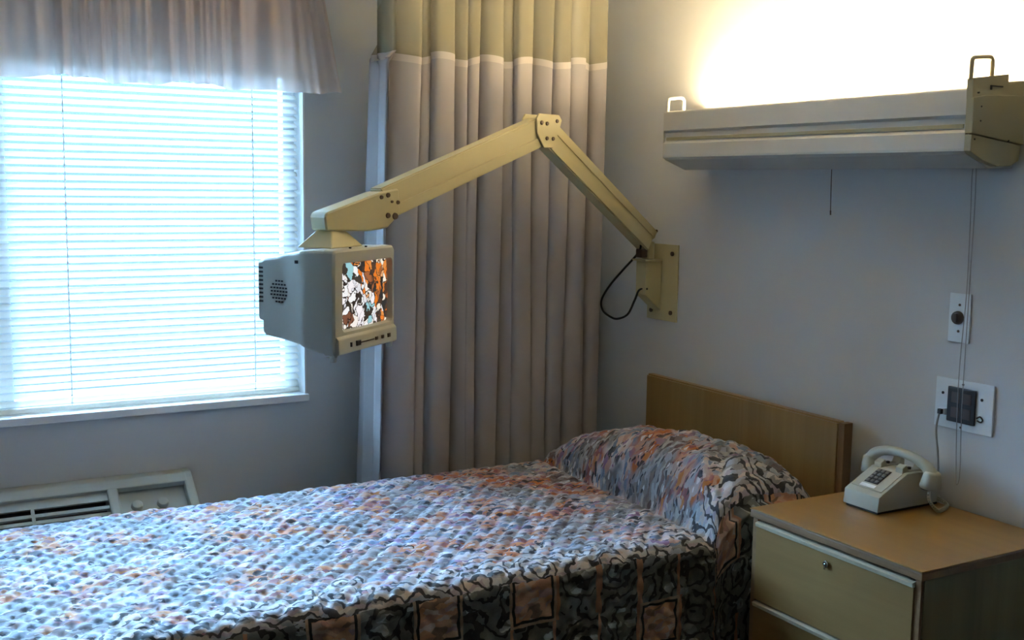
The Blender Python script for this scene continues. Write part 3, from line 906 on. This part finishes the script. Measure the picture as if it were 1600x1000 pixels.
# end assemblies: each with three plates and a handle
for s in (0, 1):
    ya, yb = (LY0-0.022, LY0-0.0005) if s == 0 else (LY1+0.0005, LY1+0.004)
    if s == 0:
        bm = bm_new(); add_prism(bm, [(-0.196, Z(1.676)), (-0.197, Z(1.760)), (-0.150, Z(1.768)), (-0.002, Z(1.774)), (-0.002, Z(1.654))], ya, yb, 'xz', 0.002); ep = link('end_plate', bm, M_cream_end, lt)
        bm = bm_new(); add_prism(bm, [(-0.197, Z(1.7575)), (-0.199, Z(1.806)), (-0.070, Z(1.822)), (-0.068, Z(1.770)), (-0.150, Z(1.764))], ya+0.003, yb+0.0002, 'xz', 0.0015); link('end_box', bm, M_cream_end, lt)
        bm = bm_new(); add_prism(bm, [(-0.066, Z(1.769)), (-0.066, Z(1.805)), (-0.004, Z(1.810)), (-0.004, Z(1.770))], ya+0.006, yb-0.002, 'xz', 0.0015); link('end_box', bm, M_cream_end, lt)
        bm = bm_new(); add_prism(bm, [(-0.195, Z(1.673)), (-0.197, Z(1.634)), (-0.150, Z(1.612)), (-0.095, Z(1.599)), (-0.045, Z(1.600)), (-0.015, Z(1.615)), (-0.010, Z(1.652))], ya+0.001, yb-0.001, 'xz', 0.0015); link('end_skirt', bm, M_cream_end, lt)
        for x, z in ((-0.168, 1.740), (-0.168, 1.706), (-0.185, 1.662), (-0.06, 1.662), (-0.180, 1.772)):
            bm = bm_new(); add_cyl(bm, (x, ya+0.0032, Z(z)), (x, ya-0.0010, Z(z)), 0.0022, 10); link('screw', bm, M_dark, lt)
        bm = bm_new(); add_box(bm, (-0.135, ya+0.0005, Z(1.789)), (-0.092, ya+0.0028, Z(1.792))); add_box(bm, (-0.137, ya+0.0005, Z(1.781)), (-0.132, ya+0.0028, Z(1.792))); link('latch', bm, M_dark, lt)
    else:
        bm = bm_new(); add_prism(bm, [(-0.192, Z(1.632)), (-0.192, Z(1.782)), (-0.010, Z(1.800)), (-0.001, Z(1.800)), (-0.001, Z(1.600)), (-0.095, Z(1.596))], ya, yb, 'xz', 0.001); link('end_plate', bm, M_cream_light, lt)
    yc = (LY0-0.010) if s == 0 else (LY1-0.010)
    xa = -0.197 if s == 0 else -0.186
    zb, zt = (1.806, 1.855) if s == 0 else (1.782, 1.826)
    wl = 0.075 if s == 0 else 0.066
    bm = bm_new()
    add_tube(bm, [(xa, yc, Z(zb-0.004)), (xa+0.001, yc, Z(zt-0.012)), (xa+0.004, yc, Z(zt-0.003)), (xa+0.014, yc, Z(zt)), (xa+wl-0.014, yc, Z(zt+0.004)), (xa+wl-0.003, yc, Z(zt)), (xa+wl, yc, Z(zt-0.010)), (xa+wl, yc, Z(zb+0.004))], 0.0052, 10, 6)
    link('handle', bm, M_cream_light if s else M_cream_end, lt, smooth=True)
# pull cords
bm = bm_new(); add_tube(bm, [(-0.03, -1.302-oy, Z(1.597)), (-0.03, -1.303-oy, Z(1.54)), (-0.03, -1.305-oy, Z(1.475))], 0.0012, 6, 4)
add_cyl(bm, (-0.03, -1.305-oy, Z(1.475)), (-0.03, -1.306-oy, Z(1.462)), 0.0022, 8)
link('pull_cord', bm, M_bolt, lt, smooth=True)
bm = bm_new()
add_tube(bm, [(-0.024, -1.800-oy, Z(1.60)), (-0.024, -1.784-oy, Z(1.592)), (-0.024, -1.787-oy, Z(1.45)), (-0.024, -1.789-oy, Z(1.27)), (-0.026, -1.784-oy, Z(1.10)), (-0.026, -1.785-oy, Z(0.95)), (-0.022, -1.790-oy, Z(0.80)), (-0.022, -1.795-oy, Z(0.765)),
              (-0.022, -1.802-oy, Z(0.80)), (-0.026, -1.799-oy, Z(0.95)), (-0.026, -1.798-oy, Z(1.10)), (-0.024, -1.797-oy, Z(1.3)), (-0.024, -1.797-oy, Z(1.5)), (-0.024, -1.794-oy, Z(1.597))], 0.0011, 6, 6)
pc = link('pull_cord', bm, M_string, lt, smooth=True); pc['label'] = 'long looped pale pull cord'

# ------------------------------------------------------------------ television arm
arm = empty('television_mount', (-0.045, -0.445, 1.06), 'cream jointed television mount fixed on the wall, bent at an elbow', 'television mount')
O = Vector(arm.location)
Pw = Vector((-0.048, -0.444, 1.338)); Pe = Vector((-0.618, -0.623, 1.712)); Ph = Vector((-1.262, -0.826, 1.478)); Pt = Vector((-1.45, -0.885, 1.430)); PT = Vector((-1.422, -0.876, 1.372))
hz = Vector((Pt.x-Pw.x, Pt.y-Pw.y, 0)).normalized(); wd = Vector((hz.y, -hz.x, 0))   # width axis
if wd.y > 0: wd = -wd          # points toward the viewer (-y)
def beam(bm, a, b, h0, h1, w0, ext=(0, 0), off=0.0, bev=0.004, wside=0.0):
    d = (b-a).normalized(); up = wd.cross(d)
    if up.z < 0: up = -up
    a2, b2 = a-d*ext[0], b+d*ext[1]
    t = bmesh.new()
    vs = []
    for p in (a2, b2):
        for (s, h) in ((-1, h0), (1, h0), (1, h1), (-1, h1)):
            vs.append(t.verts.new(p+wd*(s*w0+wside)+up*(h)-O))
    for f in ((0, 1, 2, 3), (7, 6, 5, 4), (0, 4, 5, 1), (1, 5, 6, 2), (2, 6, 7, 3), (3, 7, 4, 0)): t.faces.new([vs[k] for k in f])
    bmesh.ops.recalc_face_normals(t, faces=t.faces[:])
    if bev: bmesh.ops.bevel(t, geom=t.edges[:], offset=bev, segments=2, affect='EDGES')
    merge(bm, t)
def bolt(parent, p, r=0.006, depth=0.004, base=0.0):
    bm = bm_new(); a = Vector(p)+wd*base-O
    add_cyl(bm, a, a+wd*depth, r, 12, r*0.85)
    link('bolt', bm, M_bolt, parent, smooth=True, auto=0.6)
# lower link (wall to elbow)
bm = bm_new()
beam(bm, Pw, Pe, 0.012, 0.046, 0.024, (0.0, -0.02)); beam(bm, Pw, Pe, -0.042, 0.0095, 0.025, (-0.01, -0.01)); beam(bm, Pw, Pe, 0.0, 0.02, 0.021, (-0.01, -0.03), bev=0)
lk1 = link('rear_link', bm, M_cream, arm)
bm = bm_new()
beam(bm, Pe, Ph, -0.008, 0.046, 0.025, (-0.02, 0.0)); beam(bm, Pe, Ph, -0.046, -0.0105, 0.025, (-0.02, 0.0)); beam(bm, Pe, Ph, -0.02, 0.01, 0.022, (-0.03, -0.01), bev=0)
lk2 = link('front_link', bm, M_cream, arm)
# elbow cap plates
bm = bm_new()
hexa = [(-0.058, 0.036), (-0.046, 0.052), (0.052, 0.052), (0.066, 0.036), (0.056, 0.006), (0.024, -0.054), (-0.020, -0.054), (-0.054, -0.010)]
t = bmesh.new()
for side in (-1, 1):
    pass
def plate(bm, c, poly, d0, d1, bev=0.002):
    t = bmesh.new()
    vs = []
    for d in (d0, d1):
        vs.append([t.verts.new(c+(-hz)*p[0]+Vector((0, 0, p[1]))+wd*d-O) for p in poly])
    n = len(poly)
    t.faces.new(vs[0]); t.faces.new(vs[1][::-1])
    for i in range(n): t.faces.new((vs[0][i], vs[1][i], vs[1][(i+1) % n], vs[0][(i+1) % n]))
    bmesh.ops.recalc_face_normals(t, faces=t.faces[:])
    if bev: bmesh.ops.bevel(t, geom=t.edges[:], offset=bev, segments=1, affect='EDGES')
    merge(bm, t)
t.free()
ec = Pe+Vector((0, 0, -0.004))
plate(bm, ec, hexa, 0.0255, 0.032); plate(bm, ec, hexa, -0.032, -0.0255)
plate(bm, ec, [(-0.03, 0.040), (0.036, 0.040), (0.036, 0.02), (0.01, -0.04), (-0.01, -0.04), (-0.035, 0.0)], -0.0254, 0.0254, 0)
elb = link('elbow_joint', bm, M_cream, arm)
for a, b_ in ((-0.034, 0.024), (-0.008, 0.022), (0.040, 0.032), (-0.008, -0.024), (0.022, -0.024)):
    bolt(elb, ec+(-hz)*a+Vector((0, 0, b_)), 0.0065, 0.004, 0.0322)
# head box at the television end
bm = bm_new()
d = (Pt-Ph).normalized()
poly = []
for p, z0, z1 in ((0.020, 0, 0),):
    pass
def hp(px, dz): return (px, dz)
# coordinates along hz from Ph (negative hz is toward the wall); hz points wall->tv
Lh = (Vector((Pt.x, Pt.y, 0))-Vector((Ph.x, Ph.y, 0))).length
headp = [(-0.045, 0.040+0.004), (0.020, 0.034), (Lh+0.008, -0.020), (Lh+0.016, -0.030), (Lh+0.010, -0.068), (0.06, -0.072), (-0.005, -0.064), (-0.050, -0.025)]
plate(bm, Ph, [(-a, b_) for a, b_ in headp], -0.033, 0.033, 0.004)
hd = link('head_box', bm, M_cream, arm)
for a, b_, r in ((0.020, 0.020, 0.006), (-0.004, 0.026, 0.007), (-0.018, 0.008, 0.004), (-0.040, 0.006, 0.006), (-0.004, -0.030, 0.008), (-0.030, -0.032, 0.010)):
    bolt(hd, Ph+hz*a+Vector((0, 0, b_)), r, 0.004, 0.0332)
# neck and flared mounting cone
bm = bm_new(); add_cyl(bm, PT+Vector((0, 0, 0.030))-O, PT+Vector((0, 0, -0.006))-O, 0.011, 16)
link('swivel_pin', bm, M_bolt, arm, smooth=True, auto=0.6)
bm = bm_new()
r39 = math.radians(39); uX = Vector((math.cos(r39), math.sin(r39), 0)); uN = Vector((math.sin(r39), -math.cos(r39), 0))
def frus(bm, c, z0, z1, a0, b0, a1, b1, sh=0.0):
    t = bmesh.new(); vs = []
    for z, a, b_, s in ((z0, a0, b0, 0), (z1, a1, b1, sh)):
        vs.append([t.verts.new(c+uX*x+uN*(y+s)+Vector((0, 0, z))-O) for x, y in ((-a, -b_), (a, -b_), (a, b_), (-a, b_))])
    t.faces.new(vs[0]); t.faces.new(vs[1][::-1])
    for i in range(4): t.faces.new((vs[0][i], vs[1][i], vs[1][(i+1) % 4], vs[0][(i+1) % 4]))
    bmesh.ops.recalc_face_normals(t, faces=t.faces[:])
    bmesh.ops.bevel(t, geom=t.edges[:], offset=0.002, segments=1, affect='EDGES')
    merge(bm, t)
TVTOP = 1.366
frus(bm, Vector((PT.x, PT.y, 0)), TVTOP+0.0005, TVTOP+0.044, 0.085, 0.052, 0.034, 0.024)
link('mounting_cone', bm, M_cream, arm)
# wall bracket
bm = bm_new(); add_box(bm, Vector((-0.006, -0.566, 1.056))-O, Vector((-0.0005, -0.392, 1.332))-O, 0.0015)
br = link('wall_plate', bm, M_cream, arm)
for y, z in ((-0.535, 1.300), (-0.535, 1.088), (-0.420, 1.088)):
    bm = bm_new(); add_cyl(bm, Vector((-0.006, y, z))-O, Vector((-0.011, y, z))-O, 0.008, 12); link('bolt', bm, M_bolt, br)
bm = bm_new()
add_prism(bm, [(-0.0065-O.x, 1.27-O.z), (-0.078-O.x, 1.27-O.z), (-0.078-O.x, 1.15-O.z), (-0.0065-O.x, 1.09-O.z)], -0.475-O.y, -0.415-O.y, 'xz', 0.004)
link('channel', bm, M_cream, arm)
bm = bm_new(); add_box(bm, Vector((-0.088, -0.485, 1.2705))-O, Vector((-0.012, -0.405, 1.277))-O, 0.001); link('bearing_plate', bm, M_cream, arm)
bm = bm_new(); add_cyl(bm, Vector((-0.048, -0.445, 1.2775))-O, Vector((-0.048, -0.445, 1.34))-O, 0.022, 20, bev=0.003)
add_cyl(bm, Vector((-0.048, -0.445, 1.34))-O, Vector((-0.048, -0.445, 1.372))-O, 0.013, 16, bev=0.002)
link('pivot_post', bm, M_cream, arm, smooth=True, auto=0.6)
bm = bm_new(); add_box(bm, Vector((-0.100, -0.475, 1.284))-O, Vector((-0.072, -0.44, 1.315))-O, 0.004); link('tension_knob', bm, M_bolt, arm)
bolt(arm, Pw+Vector((0.022, 0, 0.040)), 0.006, 0.004, 0.012)
# cables
bm = bm_new()
cb = [(-0.112, -0.478, 1.347), (-0.100, -0.470, 1.322), (-0.085, -0.425, 1.290), (-0.080, -0.344, 1.235), (-0.080, -0.255, 1.165), (-0.080, -0.203, 1.105), (-0.080, -0.214, 1.067), (-0.080, -0.265, 1.048), (-0.080, -0.312, 1.046), (-0.080, -0.375, 1.070), (-0.080, -0.415, 1.125), (-0.078, -0.440, 1.165), (-0.070, -0.476, 1.172)]
add_tube(bm, [Vector(p)-O for p in cb], 0.0042, 8, 8)
cbl = link('cable', bm, M_dark, arm, smooth=True); cbl['label'] = 'looped black cable at the wall bracket'

# ------------------------------------------------------------------ television
tv = empty('television', (PT.x, PT.y, TVTOP-0.262), 'small beige tube television hanging from the cream arm, screen lit', 'television', r39)
# local: front faces -y; width +-0.158; z 0..0.262
W = 0.166
def ring_loft(bm, rings, caps=True):
    vs = [[bm.verts.new(p) for p in r] for r in rings]
    n = len(vs[0])
    for a, b_ in zip(vs[:-1], vs[1:]):
        for i in range(n): bm.faces.new((a[i], a[(i+1) % n], b_[(i+1) % n], b_[i]))
    if caps: bm.faces.new(vs[0][::-1]); bm.faces.new(vs[-1])
def rrect(x0, x1, z0, z1, y, r=0.012, seg=4):
    pts = []
    for cx, cz, a0 in ((x1-r, z1-r, 0), (x0+r, z1-r, PI/2), (x0+r, z0+r, PI), (x1-r, z0+r, 3*PI/2)):
        for k in range(seg+1):
            a = a0+k/seg*PI/2
            pts.append(Vector((cx+r*math.cos(a), y, cz+r*math.sin(a))))
    return pts
bm = bm_new()
# front cabinet (behind bezel)
ring_loft(bm, [rrect(-W+0.004, W-0.004, -0.004, 0.262, -0.075), rrect(-W+0.006, W-0.006, 0.004, 0.262, -0.02), rrect(-W+0.010, W-0.010, 0.014, 0.259, 0.002),
               rrect(-W+0.012, W-0.012, 0.016, 0.257, 0.006), rrect(-W+0.024, W-0.024, 0.022, 0.250, 0.050), rrect(-W+0.034, W-0.034, 0.026, 0.240, 0.085), rrect(-W+0.040, W-0.040, 0.030, 0.235, 0.125), rrect(-W+0.042, W-0.042, 0.034, 0.233, 0.131)])
bmesh.ops.recalc_face_normals(bm, faces=bm.faces[:])
tb = link('cabinet', bm, M_cream_tv, tv, smooth=True, auto=0.35)
bm = bm_new(); ring_loft(bm, [rrect(-W+0.045, W-0.045, 0.066, 0.231, 0.1315), rrect(-W+0.050, W-0.050, 0.069, 0.228, 0.150)]); bmesh.ops.recalc_face_normals(bm, faces=bm.faces[:])
link('rear_cap', bm, M_cream_tv, tv, smooth=True, auto=0.35)
# bezel with opening (ring) front y=-0.105
bm = bm_new()
SX0, SX1, SZ0, SZ1 = -0.118, 0.152, 0.054, 0.226
n_ = 20
outer_b = rrect(-W+0.001, W-0.001, -0.006, 0.264, -0.074, 0.012); outer_f = rrect(-W, W, -0.004, 0.262, -0.100, 0.012); outer_f2 = rrect(-W+0.005, W-0.005, 0.002, 0.257, -0.106, 0.011)
inn_f = rrect(SX0-0.004, SX1+0.004, SZ0-0.004, SZ1+0.004, -0.104, 0.014); inn_b = rrect(SX0, SX1, SZ0, SZ1, -0.088, 0.012)
rings = [outer_b, outer_f, outer_f2, inn_f, inn_b]
vs = [[bm.verts.new(p) for p in r] for r in rings]
for a, b_ in zip(vs[:-1], vs[1:]):
    n = len(a)
    for i in range(n): bm.faces.new((a[i], a[(i+1) % n], b_[(i+1) % n], b_[i]))
bmesh.ops.recalc_face_normals(bm, faces=bm.faces[:])
link('bezel', bm, M_cream_tv, tv, smooth=True, auto=0.35)
# screen (slightly domed glass)
bm = bm_new(); uvl = bm.loops.layers.uv.new('UVMap'); g = []
gx, gz = 16, 12
for j in range(gz+1):
    row = []
    for i in range(gx+1):
        a, b_ = i/gx*2-1, j/gz*2-1
        y = -0.086-0.012*(1-a*a)*(1-b_*b_*0.5)-0.004*(1-b_*b_)
        row.append(bm.verts.new(((SX0+SX1)/2+a*(SX1-SX0)/2*1.0, y, (SZ0+SZ1)/2+b_*(SZ1-SZ0)/2)))
    g.append(row)
for j in range(gz):
    for i in range(gx):
        f = bm.faces.new((g[j][i], g[j][i+1], g[j+1][i+1], g[j+1][i]))
        for lp, (a, b_) in zip(f.loops, ((i, j), (i+1, j), (i+1, j+1), (i, j+1))): lp[uvl].uv = (a/gx, b_/gz)
link('screen', bm, M_screen, tv, smooth=True)
# control strip, buttons, chin
bm = bm_new(); add_prism(bm, [(-0.100, -0.0065), (-0.116, -0.002), (-0.114, 0.036), (-0.1062, 0.044), (-0.1062, -0.006)], -W+0.006, W-0.004, 'yz', 0.003)
ch = link('control_strip', bm, M_cream_tv, tv)
for x, wx, hz_, mt in ((-0.098, 0.006, 0.012, M_black), (-0.060, 0.022, 0.014, M_black), (0.040, 0.012, 0.009, M_bolt), (0.075, 0.012, 0.009, M_bolt), (0.112, 0.014, 0.011, M_bolt)):
    bm = bm_new(); add_box(bm, (x-wx/2, -0.1185, 0.018-hz_/2), (x+wx/2, -0.1145, 0.018+hz_/2), 0.001); link('control_button', bm, mt, ch)
bm = bm_new(); add_box(bm, (-0.046, -0.1165, 0.016), (0.028, -0.1145, 0.019)); link('label_strip', bm, M_bolt, ch)
bm = bm_new(); add_cyl(bm, (-W+0.012, -0.095, -0.022), (-W+0.012, -0.095, -0.0045), 0.008, 14, 0.010, 0.001); link('foot', bm, M_cream_tv, tv, smooth=True, auto=0.6)
bm = bm_new(); add_cyl(bm, (W-0.012, -0.095, -0.022), (W-0.012, -0.095, -0.0045), 0.008, 14, 0.010, 0.001); link('foot', bm, M_cream_tv, tv, smooth=True, auto=0.6)
# speaker grille on the left side of the rear housing: rows of slots in a disc
bm = bm_new()
def xs(y): return -W + 0.024 + (y-0.050)/(0.085-0.050)*0.010 if y < 0.085 else -W+0.034+(y-0.085)/0.035*0.006
cy, cz, R = 0.074, 0.150, 0.031
rr = 0
for i in range(7):
    zz = cz-0.027+i*0.009
    half = math.sqrt(max(0, R*R-(zz-cz)**2))
    k = -half
    while k < half-0.004:
        y = cy+k+0.002
        x = xs(y+0.003)
        add_box(bm, (x-0.0012, y, zz-0.0022), (x+0.0035, y+0.0062, zz+0.0022), 0)
        k += 0.0105
link('speaker_grille', bm, M_black, tv)
bm = bm_new()
for i in range(9):
    zz = 0.118+i*0.011
    add_box(bm, (-W+0.0440, 0.1315, zz), (-W+0.0485, 0.146, zz+0.005))
link('rear_vent', bm, M_ac_dark, tv)
for x, z in ((-0.055, 0.2625), (0.03, 0.2625)):
    bm = bm_new(); add_box(bm, (x-0.0025, -0.092, z), (x+0.0025, -0.087, z+0.004)); link('top_clip', bm, M_dark, tv)
bm = bm_new(); add_box(bm, (-W+0.008, 0.006, 0.226), (-W+0.0135, 0.014, 0.234)); link('case_screw', bm, M_dark, tv)
